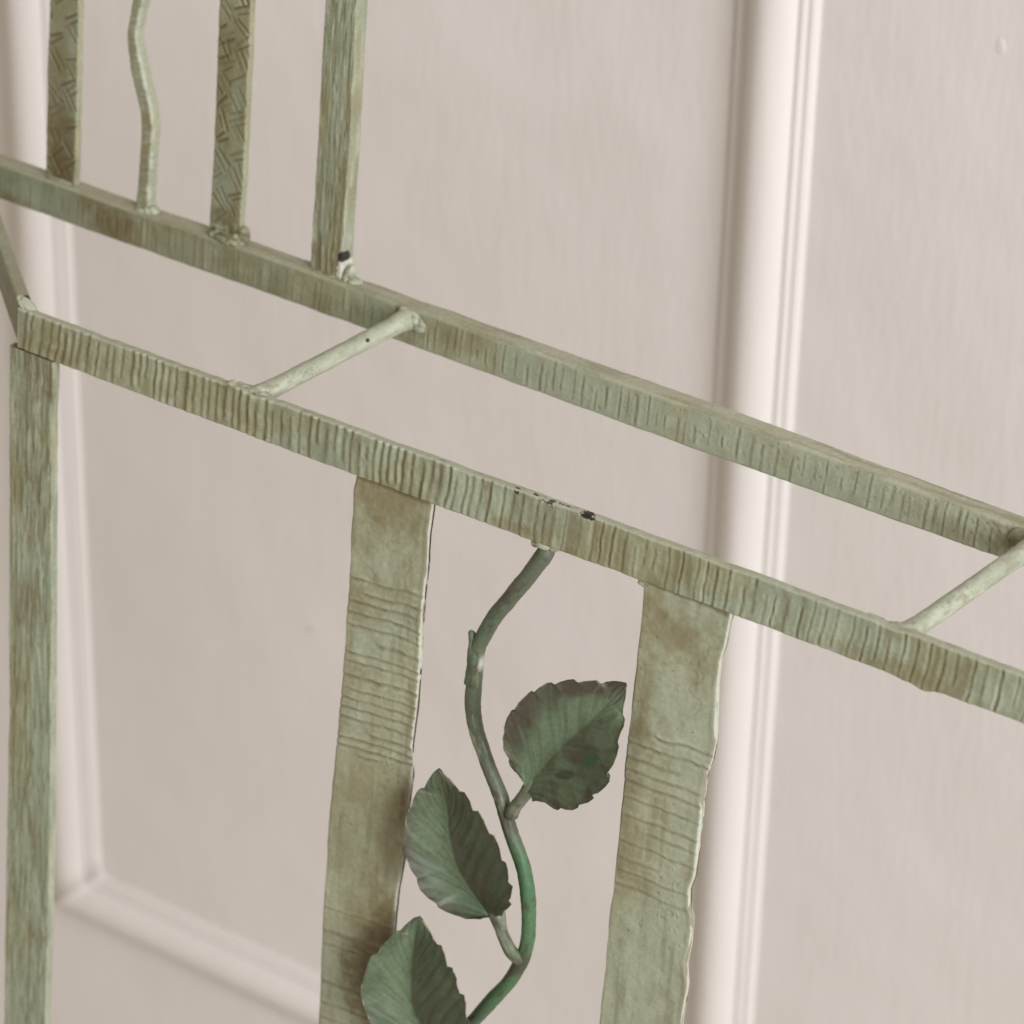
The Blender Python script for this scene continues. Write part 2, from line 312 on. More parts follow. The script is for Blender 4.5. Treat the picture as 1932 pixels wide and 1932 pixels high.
def moulding(kind):
    u = prof[:, 0]; h = prof[:, 1]; P = len(u)
    if kind == 'bottom':                     # u > 0 is the inner side, towards the panel
        rows = []
        for t in np.linspace(0, 1, 60):
            xa = XL + u; xb = XR - u
            rows.append(np.stack([xa + (xb - xa) * t, WY - h, ZB + u], -1))
    else:
        sx = 1 if kind == 'left' else -1; xc = XL if kind == 'left' else XR
        rows = []
        for t in np.linspace(0, 1, 90):
            z0 = ZB + u; z1 = np.full(P, wz1 - 1.0)
            rows.append(np.stack([xc + sx * u, WY - h, z0 + (z1 - z0) * t], -1))
    V = np.array(rows)
    V[..., 1] += 0.25 * vn(V[..., 2] / 30.0 + V[..., 0] / 30.0, V[..., 0] / 9.0, 77)
    n = len(V)
    o = mesh_obj('panel_moulding', V.reshape(-1, 3), grid_faces(n, P) + [tuple(range(P)), tuple(range((n - 1) * P, n * P))], M_MOULD, wall)
    return o
for kind in ('left', 'right', 'bottom'): moulding(kind)
# a filled nail hole and a dull mark on the paint
def wall_blob(name, x, z, rx, rz, h, mat, seed):
    blob(name, wall, mat, (x, WY + 0.2, z), (rx, h, rz), lambda a, b, V, d: np.ones(V.shape) * 0.5, seed, 0.6)
wall_blob('filled_nail_hole', -41.2, 45.3 + HZ, 4.4, 5.6, 0.55, M_WALL, 7)
wall_blob('paint_speck', -610.6, -626.0 + HZ, 3.0, 2.6, 0.4, M_MARK, 12)

# ------------------------------------------------------------------ the iron stand
stand = bpy.data.objects.new('iron_stand', None)
scene.collection.objects.link(stand)
stand.matrix_world = Matrix.Translation((0, 0, H0)) @ Matrix.Rotation(-0.09503, 4, 'X')
tag(stand, 'antiqued sage green wrought iron stand with leafy vine panel before the wall', 'metal stand')

KHAKI = np.array((0.230, 0.222, 0.124)); SAGE = np.array((0.252, 0.284, 0.202)); PALE = np.array((0.398, 0.405, 0.302))
BROWN = np.array((0.122, 0.086, 0.035)); DARK = np.array((0.022, 0.017, 0.014)); CREAM = np.array((0.53, 0.525, 0.45)); UMBER = np.array((0.075, 0.050, 0.026)); OCHRE = np.array((0.182, 0.140, 0.062))

def grooves(S, A, lines, mid, slope=0.0, wav=0.6, seed=0):
    """chisel marks across a bar. lines: (position, width, depth, lo, hi) with lo/hi the reach across (mm)"""
    H = np.zeros_like(S); G = np.zeros_like(S); Rg = np.zeros_like(S)
    s = S[:, 0]; asc = s[-1] > s[0]
    for i, (p, w, dep, lo, hi) in enumerate(lines):
        reach = 6 * w + abs(slope) * 60 + 3
        rows = np.nonzero((s > p - reach) & (s < p + reach))[0]
        if not len(rows): continue
        r0, r1 = rows[0], rows[-1] + 1
        a = A[r0:r1]
        line = p + slope * (a - mid) + wav * (0.9 * fbm(a / 16.0, p / 55.0 + 0 * a, seed, 2) + 0.38 * fbm(a / 7.0 + i * 7.3, a * 0 + i, seed + i, 3))
        d = S[r0:r1] - line
        win = sst(lo - 2, lo + 1.5, a) * (1 - sst(hi - 1.5, hi + 2, a)) * (0.75 + 0.35 * vn(a / 4.0, a * 0 + i * 3.1, seed + 99))
        g = np.exp(-(d / w) ** 2) * win
        rg = (np.exp(-((d - 1.9 * w) / (1.3 * w)) ** 2) + 0.5 * np.exp(-((d + 2.0 * w) / (1.4 * w)) ** 2)) * win
        H[r0:r1] += dep * (-g + 0.65 * rg); G[r0:r1] = np.maximum(G[r0:r1], g); Rg[r0:r1] = np.maximum(Rg[r0:r1], rg * 0.8)
    return H, G, Rg
def pits(S, A, spots):
    """burst paint bubbles: (s, a, radius)"""
    H = np.zeros_like(S); G = np.zeros_like(S); s = S[:, 0]
    for (p, q, r) in spots:
        rows = np.nonzero(abs(s - p) < 4 * r)[0]
        if not len(rows): continue
        r0, r1 = rows[0], rows[-1] + 1
        ds = S[r0:r1] - p; da = A[r0:r1] - q
        ds = ds + 0.9 * r * fbm(S[r0:r1] / (1.6 * r), A[r0:r1] / (1.6 * r), int(p * 7) % 997, 2); da = da + 0.9 * r * fbm(A[r0:r1] / (1.6 * r) + 5, S[r0:r1] / (1.6 * r), int(q * 9) % 991, 2)
        d = np.hypot(ds, da) / r; k = 0.5 + 0.5 * math.sin(p * 3.1 + q)
        H[r0:r1] += 0.32 * (k * np.exp(-((d - 1.3) / 0.7) ** 2) * (ds > -0.3 * r) - (1 - 0.6 * k) * np.exp(-d ** 2)); G[r0:r1] = np.maximum(G[r0:r1], (1 - k) * np.exp(-(d / 0.9) ** 2))
    return H, G
def stamp(S, A, p, q, rs, ra, seed, ragged=0.45):
    """soft-edged irregular patch mask"""
    d = np.hypot((S - p) / rs, (A - q) / ra) + ragged * fbm(S / 5.0 + seed, A / 5.0, seed, 3)
    return d

def iron_base(S, A, seed, k=0.0, sx=34.0, sa=24.0):
    """three greens of the antiqued paint in soft clouds"""
    n = fbm(S / sx, A / sa, seed, 4) + k
    m = fbm(S / (sx * 0.35) + 9, A / (sa * 0.4), seed + 3, 4)
    c = np.broadcast_to(KHAKI, S.shape + (3,)).copy()
    c = mixc(c, SAGE, 0.12 + 0.80 * sst(-0.30, 0.30, n + 0.3 * m))
    c = mixc(c, PALE, 0.28 * sst(0.05, 0.55, m))
    c = mixc(c, BROWN, 0.22 * sst(0.15, 0.65, -m - 0.5 * n))
    return c
def finish(c, S, A, g, r, seed, gl=0.46):
    c = mixc(c, BROWN, gl * np.clip(g, 0, 1))
    c = mixc(c, PALE, 0.55 * np.clip(r, 0, 1) * (0.6 + 0.5 * fbm(S / 9.0, A / 6.0, seed + 31, 2)))
    # spatter of dark specks from the antiquing
    sp = vn(S / 0.9, A / 0.9, seed + 41)
    c = mixc(c, BROWN * 0.7, 0.75 * sst(0.86, 0.97, sp) * sst(-0.1, 0.4, fbm(S / 18.0, A / 14.0, seed + 42, 2)))
    return c

STEP = 0.62
# ---- front rail -------------------------------------------------------------
rng = np.random.default_rng(5)
s = np.arange(-361, 430, STEP)
lo = curve_at(s, FB) + 0.25 * vn(s / 14.0, s * 0, 3) + 0.16 * vn(s / 4.0, s * 0, 4); hi = curve_at(s, FT) + 0.3 * vn(s / 20.0, s * 0, 6) + 0.2 * vn(s / 6.0, s * 0, 7)
lo -= 2.6 * np.exp(-((s - 243) / 6.0) ** 2) + 1.1 * np.exp(-((s - 232) / 7.0) ** 2)      # drip of metal under the second rod
hi += 1.6 * np.exp(-((s + 205.5) / 2.2) ** 2) - 1.2 * np.exp(-((s + 189) / 6.0) ** 2) - 1.0 * np.exp(-((s - 222) / 7.0) ** 2)
fl = []
p = -356.0
while p < 428:
    left = p < -40
    w = rng.uniform(1.0, 1.6) if left else rng.uniform(0.6, 1.15)
    strong = rng.uniform(0.45, 1.0) if left else rng.uniform(0.28, 0.8)
    if 10 < p < 75 and rng.random() < 0.5: strong *= 0.6
    a0 = -18 if rng.random() < 0.7 else rng.uniform(-16, -6); a1 = 9.5 if rng.random() < 0.6 else rng.uniform(2, 9)
    fl.append((p, w, strong, a0, a1))
    p += rng.uniform(4.2, 7.4) if left else rng.uniform(4.6, 10.0)
FCH = [(-9.3, 8.2, 2.4, 1.0), (2.5, 10.6, 2.2, 0.7), (11.6, 9.6, 5.0, 2.1), (36.8, 9.6, 4.4, 1.9), (-60, 10.2, 2.4, 0.5), (20, 10.8, 6, 0.7)]
def rel_front(S, A, U):
    h, g, r = grooves(S, A, fl, -4.0, slope=0.06, wav=1.3, seed=11)
    h += 0.32 * fbm(S / 7.0, A / 9.0, 12, 3) + 0.08 * fbm(S / 1.6, A / 2.0, 13, 2)
    p_h, p_g = pits(S, A, [(rng2.uniform(-350, 420), rng2.uniform(-15, 8), rng2.uniform(0.5, 1.1)) for _ in range(34)])
    return h + p_h, np.maximum(g, p_g), r
rng2 = np.random.default_rng(8)
def pnt_front(S, A, U, h, g, r, face, Dp):
    c = iron_base(S, A, 20, k=0.02 + 0.22 * np.exp(-((S - 150) / 60.0) ** 2) - 0.10 * np.exp(-((S - 300) / 70) ** 2), sx=40)
    st = fbm(S / 5.5, A / 30.0, 21, 2)
    c = mixc(c, BROWN, 0.42 * sst(0.0, 0.5, st) * (face == FRONT))
    c = mixc(c, PALE, 0.38 * sst(0.10, 0.6, -st) * (face == FRONT))
    for (p, q, rs, ra, k) in ((-330, -14, 14, 6, .6), (-10, -13, 22, 5, .55), (-290, 0, 30, 14, .2), (225, -12, 40, 8, .5), (255, 0, 24, 14, .3), (-195, -4, 10, 10, .4)):
        c = mixc(c, OCHRE * 0.9, min(1, 1.2 * k) * (1 - sst(0.3, 1.3, stamp(S, A, p, q, rs, ra, int(p) + 900))))
    c = finish(c, S, A, g, r, 22)
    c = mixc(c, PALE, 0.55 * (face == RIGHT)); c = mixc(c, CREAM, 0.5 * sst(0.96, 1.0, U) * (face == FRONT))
    for i, (p, q, rs, ra) in enumerate(FCH):
        q2 = q + 3.2 * 0 ; dd = stamp(S, np.where(face == RIGHT, q + (Dp - 1.5) * 0.7, A), p, q2, rs, ra, 50 + i, 0.7)
        dd = dd + 0.5 * vn(S / 0.9, Dp / 0.8 + A / 0.9, 80 + i)
        c = mixc(c, CREAM, 0.35 * (1 - sst(0.95, 1.15, dd)) * ((face == RIGHT) | (U > 0.9)))
        c = mixc(c, DARK, (1 - sst(0.72, 0.9, dd)) * ((face == RIGHT) | (U > 0.9)))
    tl = vn(S / 9.0, Dp / 1.5, 61)
    c = mixc(c, DARK * 2, 0.6 * (face == RIGHT) * sst(0.45, 0.8, tl) * (Dp > 3.0) * sst(-60, -20, S))
    return c
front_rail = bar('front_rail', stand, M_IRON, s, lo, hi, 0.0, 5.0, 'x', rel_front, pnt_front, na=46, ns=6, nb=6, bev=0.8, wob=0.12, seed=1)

# ---- rear rail --------------------------------------------------------------
s = np.arange(-545, 420, STEP)
lo = curve_at(s, RB) + 0.2 * vn(s / 14.0, s * 0, 13); hi = curve_at(s, RT) + 0.35 * vn(s / 24.0, s * 0, 16)
rl = []
p = -540.0
while p < 415:
    k = 1.0 if p > -190 else 0.4
    rl.append((p, rng.uniform(0.6, 1.1), k * rng.uniform(0.14, 0.50), rng.uniform(-14, -4), rng.uniform(0, 12)))
    p += rng.uniform(4.2, 10.0)
rp = [(x + rng.normal(0, 4), rng.uniform(-8, 9), rng.uniform(0.45, 1.0)) for x in (-130, -90, -60, -30, 0, 20, 40, 60, 75, 90, 110, 125, 140, 150, 160, 175, 190) for _ in range(6)]
def rel_rear(S, A, U):
    h, g, r = grooves(S, A, rl, 0.0, slope=0.04, wav=0.8, seed=31)
    a, b = pits(S, A, rp)
    h += 0.22 * fbm(S / 8.0, A / 8.0, 32, 3) + a
    lump = np.exp(-((S - 205) / 16.0) ** 2)
    h += lump * 0.9 * fbm(S / 3.5, A / 3.5, 34, 3)
    return h, np.maximum(g, b * 0.9), r
def pnt_rear(S, A, U, h, g, r, face, Dp):
    c = iron_base(S, A, 40, k=0.14 * sst(-250, 60, S) + 0.10 * np.exp(-((S - 60) / 90.0) ** 2), sx=36)
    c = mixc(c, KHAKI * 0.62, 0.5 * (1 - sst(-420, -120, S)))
    c = mixc(c, SAGE * 0.85, 0.6 * (1 - sst(0.3, 1.2, stamp(S, A, -470, 0, 26, 14, 77))))
    for (p, q, rs, ra, k) in ((-412, 0, 24, 12, .95), (-430, 6, 14, 8, .5), (-510, -8, 40, 5, .6), (-340, 2, 34, 14, .22), (-280, 4, 12, 9, .2), (-180, 2, 26, 12, .25), (178, -6, 22, 8, .55), (207, -8, 14, 8, .75), (-150, 4, 26, 8, .4)):
        c = mixc(c, BROWN, k * (1 - sst(0.2, 1.25, stamp(S, A, p, q, rs, ra, int(p) + 1900))))
    st = fbm(S / 5.0, A / 26.0, 41, 2)
    c = mixc(c, BROWN, 0.24 * sst(0.15, 0.6, st) * (face == FRONT)); c = mixc(c, PALE, 0.2 * sst(0.15, 0.6, -st) * (face == FRONT))
    c = mixc(c, PALE, 0.34 * sst(-250, 0, S))
    c = finish(c, S, A, g, r, 42, gl=0.6)
    tan = np.array((0.40, 0.345, 0.25))
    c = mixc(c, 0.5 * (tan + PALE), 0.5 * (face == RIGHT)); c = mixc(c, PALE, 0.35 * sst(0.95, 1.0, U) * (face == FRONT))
    c = mixc(c, KHAKI * 0.8, 0.5 * (face == RIGHT) * sst(0.0, 0.5, fbm(S / 30.0, Dp / 3.0, 44, 3)))
    return c
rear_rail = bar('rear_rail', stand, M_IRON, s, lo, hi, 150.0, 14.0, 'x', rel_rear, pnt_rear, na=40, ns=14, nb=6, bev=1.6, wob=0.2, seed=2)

# ---- side rail: runs from the front corner slanting back to the rear rail -----
s = np.arange(-232, 2, 0.9)
lo = -17.8 + 0 * s; hi = 8.3 + 0.25 * vn(s / 15.0, s * 0, 21)
ang = math.radians(-40.8); ca, sa = math.cos(ang), math.sin(ang)
def xf_side(V):
    x, y, z = V[:, 0], V[:, 1], V[:, 2]
    return np.stack([-362.5 + ca * x - sa * y, 2.6 + sa * x + ca * y, z], -1)
def rel_plain(S, A, U):
    return 0.22 * fbm(S / 8.0, A / 8.0, 52, 3), 0 * S, 0 * S
def pnt_side(S, A, U, h, g, r, face, Dp):
    c = mixc(iron_base(S, A, 55), BROWN, 0.45 + 0 * S)
    c = mixc(c, BROWN, 0.4 * sst(-0.1, 0.5, fbm(S / 30.0, A / 3.0, 56, 3)))
    c = finish(c, S, A, g, r, 57); c = mixc(c, PALE, 0.45 * (face == RIGHT))
    c = mixc(c, DARK, (1 - sst(0.8, 1.0, stamp(S, Dp, -10.5, 6.0, 4.5, 5.0, 58, 0.5))) * (face == RIGHT))
    return c
bar('side_rail', stand, M_IRON, s, lo, hi, 0.0, 8.0, 'x', rel_plain, pnt_side, na=30, ns=8, nb=6, bev=1.2, xf=xf_side, seed=3)

# ---- uprights with chisel bands (the two wide slats) --------------------------
def slat(L, R, bot, band, band2, slope, seed, stains, sagek, notch=None):
    s = np.arange(-13.0, bot, -STEP)
    lo = curve_at(s, L, 1, 2.2) + 0.25 * vn(s / 10.0, s * 0, seed); hi = curve_at(s, R, 1, 1.6) + 0.15 * vn(s / 12.0, s * 0, seed + 1)
    rg = np.random.default_rng(seed)
    mid = float((lo.mean() + hi.mean()) / 2)
    lines = []
    for (z0, z1, dmin, dmax, k) in ((band[0], band[1], 4.6, 9.6, 1.0), (band2[0], band2[1], 8.0, 17.0, 0.4)):
        p = z0
        while p > z1:
            if seed == 500: p -= rg.uniform(0.0, 2.6); k = k * (0.85 if p > -160 else 1.0)
            a0 = lo.mean() - 4 if rg.random() < 0.75 else rg.uniform(lo.mean(), mid); a1 = hi.mean() + 4 if rg.random() < 0.7 else rg.uniform(mid, hi.mean() + 2)
            lines.append((p, rg.uniform(0.85, 1.4), k * rg.uniform(0.6, 1.3), a0, a1)); p -= rg.uniform(dmin, dmax)
    pt = [(rg.uniform(bot, -25), rg.uniform(lo.mean(), hi.mean()), rg.uniform(0.5, 1.3)) for _ in range(16)]
    pt += [(band[1] + rg.normal(2, 9), hi.mean() - 14 + rg.normal(0, 6), rg.uniform(0.5, 1.2)) for _ in range(30)]
    scr = [(rg.uniform(bot, -20), rg.uniform(lo.mean(), hi.mean())) for _ in range(16)]
    def rel(S, A, U):
        h, g, r = grooves(S, A, lines, mid, slope=slope, wav=1.5, seed=seed + 10)
        a, b = pits(S, A, pt)
        h += 0.8 * fbm(S / 26.0, A / 22.0, seed + 40, 2) + 0.26 * fbm(S / 6.0, A / 6.0, seed + 41, 3) + a
        n = fbm(S / 15.0, A / 15.0, seed + 47, 2)                      # creases of thick paint
        cr = np.exp(-(n / 0.025) ** 2) * sst(0.0, 0.4, fbm(S / 30.0, A / 30.0, seed + 48, 2))
        h += -0.20 * cr
        rimr = sst(0.93, 0.985, U) * (1 + 0.5 * vn(S / 5.0, A * 0, seed + 49))
        h += 0.22 * rimr
        return h, np.maximum(np.maximum(g, b * 0.8), 0.45 * cr), r
    def pnt(S, A, U, h, g, r, face, Dp):
        c = iron_base(S, A, seed + 60, k=sagek(S, A, U), sx=48, sa=30)
        c = mixc(c, np.array((0.41, 0.425, 0.31)), 0.40 + 0 * S)
        st = fbm(S / 30.0, A / 3.5, seed + 62, 3)
        c = mixc(c, BROWN, 0.30 * sst(0.1, 0.6, st)); c = mixc(c, PALE, 0.25 * sst(0.1, 0.6, -st)); c = mixc(c, OCHRE, 0.30 * sst(0.05, 0.5, fbm(S / 20.0, A / 16.0, seed + 68, 4)))
        for i, (p, q, rs, ra, k) in enumerate(stains):
            c = mixc(c, OCHRE, k * (1 - sst(0.1, 1.2, stamp(S, A, p, q, rs, ra, seed + 70 + i, 0.5))))
            if k > 0.8: c = mixc(c, UMBER, 0.9 * (1 - sst(0.1, 0.95, stamp(S, A, p, q, rs, ra, seed + 80 + i, 0.35))))
        c = mixc(c, BROWN, 0.7 * sst(-20.6, -18.0, S + 0.8 * vn(A / 5.0, S * 0, seed + 67) - (1.6 if seed == 500 else 0.0)) * (face == FRONT))
        c = finish(c, S, A, g, r, seed + 63, gl=0.55)
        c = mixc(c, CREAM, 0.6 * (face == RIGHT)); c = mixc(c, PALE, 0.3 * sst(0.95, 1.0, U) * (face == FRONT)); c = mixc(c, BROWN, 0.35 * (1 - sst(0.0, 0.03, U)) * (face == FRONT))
        w = vn(S / 26.0, S * 0, seed + 64) + 0.4 * vn(S / 4.0, Dp, seed + 65)
        c = mixc(c, DARK * 1.6, sst(0.12, 0.3, w + (0.45 if seed == 300 else 0.0)) * (face == RIGHT) * (Dp > (1.1 if seed == 300 else 1.6)))
        c = mixc(c, BROWN, 0.6 * sst(0.2, 0.45, vn(S / 12.0, Dp / 1.2, seed + 66)) * (face == RIGHT))
        return c
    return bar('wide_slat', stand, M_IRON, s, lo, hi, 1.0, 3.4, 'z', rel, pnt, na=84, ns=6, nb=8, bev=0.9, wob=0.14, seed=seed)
S1L += [(-119.0, -520.)]; S1R += [(-71.0, -520.)]; S2L += [(74.0, -520.)]; S2R += [(126.0, -520.)]
slat(S1L, S1R, -500, (-80, -196), (-300, -480), 0.10, 300,
     [(-26, -90, 24, 40, .7), (-50, -105, 40, 14, .3), (-60, -80, 34, 12, .3), (-92, -112, 16, 14, .35), (-160, -66, 40, 9, .4), (-216, -63, 34, 13, .97), (-225, -74, 40, 20, .5), (-285, -74, 16, 18, .8), (-312, -72, 36, 24, .98), (-338, -82, 44, 26, .97), (-300, -95, 60, 16, .3), (-240, -112, 60, 14, .2)],
     lambda S, A, U: 0.05 + 0.12 * (U - 0.5))
slat(S2L, S2R, -500, (-104, -206), (-330, -480), 0.02, 500,
     [(-40, 96, 22, 30, .6), (-34, 86, 8, 5, .6), (-75, 80, 34, 12, .5), (-108, 80, 22, 12, .55), (-150, 78, 44, 10, .45), (-60, 112, 20, 10, .3), (-190, 82, 30, 12, .3), (-235, 80, 20, 10, .25)],
     lambda S, A, U: -0.10 + 0.75 * (U - 0.3) + 0.40 * (1 - sst(-240, -190, S)))

# ---- wood-grain uprights: left post and the last bar of the back ----------------
def grain_bar(name, L, R, top, bot, y0, th, seed, pale_side, stains, sm=3.0, chip=None, darker=0.0):
    s = np.arange(top, bot, -STEP)
    lo = curve_at(s, L, 1, sm) + 0.2 * vn(s / 14.0, s * 0, seed); hi = curve_at(s, R, 1, sm) + 0.25 * vn(s / 10.0, s * 0, seed + 1)
    def rel(S, A, U):
        bend = 1.6 * fbm(S / 60.0, A / 20.0, seed + 9, 2)
        n = fbm(S / 26.0, (A + bend) / 2.2, seed + 10, 3); m = fbm(S / 9.0, (A + bend) / 1.1, seed + 11, 3)
        cut = sst(0.22, 0.5, fbm(S / 11.0, (A + bend) / 2.1, seed + 12, 2))
        h = 0.50 * n + 0.28 * m - 0.35 * cut
        return h, np.clip(sst(0.05, 0.5, -n) * 0.7 + cut * 0.8, 0, 1), sst(0.1, 0.5, n + 0.4 * m)
    def pnt(S, A, U, h, g, r, face, Dp):
        c = iron_base(S, A, seed + 20, k=0.18, sx=70, sa=16)
        for i, (p, q, rs, ra, k) in enumerate(stains):
            c = mixc(c, BROWN, k * (1 - sst(0.2, 1.25, stamp(S, A, p, q, rs, ra, seed + 30 + i))))
        c = mixc(c, BROWN, darker + 0 * S)
        c = finish(c, S, A, g, r, seed + 21, gl=0.42)
        c = mixc(c, PALE, pale_side * (face == RIGHT)); c = mixc(c, PALE, 0.4 * (face == RIGHT) * sst(0, .4, vn(S / 20.0, Dp / 4.0, seed + 23)))
        c = mixc(c, SAGE * 0.8, 0.5 * sst(0.1, .5, vn(S / 16.0, Dp / 2.0, seed + 24)) * (face == RIGHT))
        if chip:
            d = np.hypot((S - chip[0]) / chip[2], (np.where(face == RIGHT, hi[:, None] + Dp * 0.4, A) - chip[1]) / chip[3]) + 0.25 * fbm(S / 2.0, A / 2.0, seed + 40, 2)
            c = mixc(c, DARK, 1 - sst(0.85, 1.0, d))
            d2 = np.hypot((S - chip[0] + 8) / 5.0, (A - chip[1] + 1) / 4.0) + 0.5 * fbm(S / 2.0, A / 2.0, seed + 41, 2)
            c = mixc(c, CREAM * 1.05, 0.9 * (1 - sst(0.7, 1.0, d2)))
        return c
    return bar(name, stand, M_IRON, s, lo, hi, y0, th, 'z', rel, pnt, na=56, ns=12, nb=8, bev=0.9, wob=0.3, seed=seed)
grain_bar('post', PL + [(-364.4, -1230.)], PR + [(-330.4, -1230.)], -18.4, -1190.0, 0.4, 6.0, 700, 0.15,
          [(-22, -345, 26, 16, .7), (-30, -334, 34, 5, .5), (-60, -350, 30, 16, .35), (-120, -345, 40, 20, .3), (-190, -350, 30, 20, .2)])
TOPZ = 430.0
def up(pts): return pts + [(pts[0][0] + (pts[0][0] - pts[-1][0]) * 0.1, TOPZ + 20)]
grain_bar('grained_bar', up(B4L), up(B4R), TOPZ, 12.2, 154.5, 11.0, 740, 0.15, [(22, -255, 14, 14, .55), (50, -262, 50, 8, .25), (70, -246, 30, 6, .3)], chip=(27.0, -242.6, 4.8, 3.6), darker=0.16)

# ---- crosshatched bars ---------------------------------------------------------
def hatch_bar(L, R, y0, th, seed, stains, dark):
    s = np.arange(TOPZ, 12.6, -STEP)
    lo = curve_at(s, up(L), 1, 3.0) + 0.15 * vn(s / 14.0, s * 0, seed); hi = curve_at(s, up(R), 1, 3.0) + 0.15 * vn(s / 14.0, s * 0, seed + 1)
    rg = np.random.default_rng(seed); mid = float((lo.mean() + hi.mean()) / 2); hw = float((hi.mean() - lo.mean()) / 2)
    strokes = []
    z = TOPZ; row = 0
    while z > 8:                               # basket weave: cells of parallel cuts, turned cell by cell
        for cell in (-0.5, 0.5):
            turn = (row + (cell > 0)) % 2
            t = math.radians(rg.uniform(26, 40)) if turn else math.radians(rg.uniform(118, 132))
            k = int(rg.integers(2, 4)); gap = rg.uniform(3.0, 4.6); ca_ = mid + cell * hw * 1.05 + rg.normal(0, 1.2); cz = z + rg.normal(0, 1.5) + cell * 5.0
            for q_ in range(k):
                o = (q_ - (k - 1) / 2) * gap
                strokes.append((cz + math.cos(t) * o, ca_ - math.sin(t) * o, t + rg.normal(0, .11), rg.uniform(4.5, 9.5), rg.uniform(.55, .95), rg.uniform(.12, .9)))
        row += 1; z -= rg.uniform(9.5, 14.5)
    def rel(S, A, U):
        h = 0.3 * fbm(S / 8.0, A / 8.0, seed + 3, 3); g = np.zeros_like(S); sv = S[:, 0]
        for (p, q, t, ln, w, dep) in strokes:
            rows = np.nonzero(abs(sv - p) < ln + 2)[0]
            if not len(rows): continue
            r0, r1 = rows[0], rows[-1] + 1
            ds = S[r0:r1] - p; da = A[r0:r1] - q
            along = ds * math.sin(t) + da * math.cos(t); acr = -da * math.sin(t) + ds * math.cos(t)
            e = np.exp(-(acr / w) ** 2) * (1 - sst(ln * 0.8, ln * 1.05, abs(along)))
            h[r0:r1] += dep * (-e + 0.4 * np.exp(-((acr - 1.7 * w) / w) ** 2) * (1 - sst(ln * 0.8, ln, abs(along)))); g[r0:r1] = np.maximum(g[r0:r1], e * min(1, dep * 1.6))
        lump = (1 - sst(18, 30, S)) * (seed == 820)
        h += lump * 1.2 * fbm(S / 4.0, A / 4.0, seed + 5, 3)
        g = np.maximum(g, lump * sst(0.25, 0.5, fbm(S / 3.0, A / 3.0, seed + 6, 2)))
        return h, g, sst(0.2, 0.5, h)
    def pnt(S, A, U, h, g, r, face, Dp):
        c = mixc(iron_base(S, A, seed + 20, k=-0.05, sx=50, sa=16), BROWN, dark + 0 * S)
        for i, (p, q, rs, ra, k) in enumerate(stains):
            c = mixc(c, BROWN * 0.9, k * (1 - sst(0.1, 1.3, stamp(S, A, p, q, rs, ra, seed + 30 + i))))
        c = finish(mixc(c, UMBER, 0.65 * g), S, A, g, r, seed + 21, gl=0.5)
        c = mixc(c, PALE, 0.25 * (face == RIGHT)); c = mixc(c, np.array((.36, .33, .17)), 0.5 * sst(0, .5, vn(S / 14.0, Dp, seed + 22)) * (face == RIGHT)); c = mixc(c, PALE, 0.35 * sst(0.95, 1.0, U) * (face == FRONT))
        return c
    return bar('crosshatched_bar', stand, M_IRON, s, lo, hi, y0, th, 'z', rel, pnt, na=46, ns=6, nb=6, bev=0.9, wob=0.25, seed=seed)
hatch_bar(B1L, B1R, 154.5, 5.0, 800, [(22, -460, 26, 20, .85), (50, -462, 24, 20, .7), (90, -464, 16, 16, .3)], 0.25)
hatch_bar(B3L, B3R, 154.5, 5.0, 820, [(24, -332, 14, 12, .6), (110, -338, 20, 8, .3), (140, -335, 20, 10, .35)], 0.20)

# ---- the wavy bar -----------------------------------------------------------------
def wave_up(pts, dx):
    z0 = pts[0][1]; x0 = pts[0][0]
    return pts + [(x0 + 5.5, z0 + 20), (x0 + 9.5, z0 + 36), (x0 + 5, z0 + 60), (x0 - 3, z0 + 84), (x0 - 4, z0 + 104), (x0 + 4, z0 + 130), (x0 + 10, z0 + 160), (x0 + 6, z0 + 190), (x0, z0 + 230), (x0, z0 + 300)]
s = np.arange(TOPZ, 13.0, -STEP)
lo = curve_at(s, wave_up(B2L, 0), 1, 4.0); hi = curve_at(s, wave_up(B2R, 0), 1, 4.0)
hi = hi + 0.35 * vn(s / 3.2, s * 0, 90) + 2.2 * np.exp(-((s - 13) / 5.0) ** 2); lo = lo + 0.2 * vn(s / 6.0, s * 0, 91)
def rel_wave(S, A, U):
    h, g, r = grooves(S, A, [(14 + 4.3 * i + 1.5 * math.sin(i * 3.7), 0.9, 0.35, -500, -380 if i % 3 else -394) for i in range(95)], -398, slope=0.25, wav=0.8, seed=92)
    return h + 0.2 * fbm(S / 5.0, A / 5.0, 93, 3), 0.5 * g, r
def pnt_wave(S, A, U, h, g, r, face, Dp):
    c = mixc(iron_base(S, A, 94, sx=30, sa=12), BROWN, 0.26 + 0 * S)
    c = finish(c, S, A, g, r, 95); c = mixc(c, PALE, 0.5 * (face == RIGHT)); c = mixc(c, SAGE, 0.6 * (face == RIGHT) * sst(-.1, .4, vn(S / 22.0, Dp / 5.0, 97)))
    c = mixc(c, CREAM, 0.3 * (sst(0.84, 1.0, U) * (face == FRONT) + (face == RIGHT) * (Dp < 2.2)) * sst(-0.5, 0.2, vn(S / 5.0, A * 0, 96)))
    return c
bar('wavy_bar', stand, M_IRON, s, lo, hi, 154.5, 8.5, 'z', rel_wave, pnt_wave, na=24, ns=10, nb=8, bev=1.5, wob=0.25, seed=9)

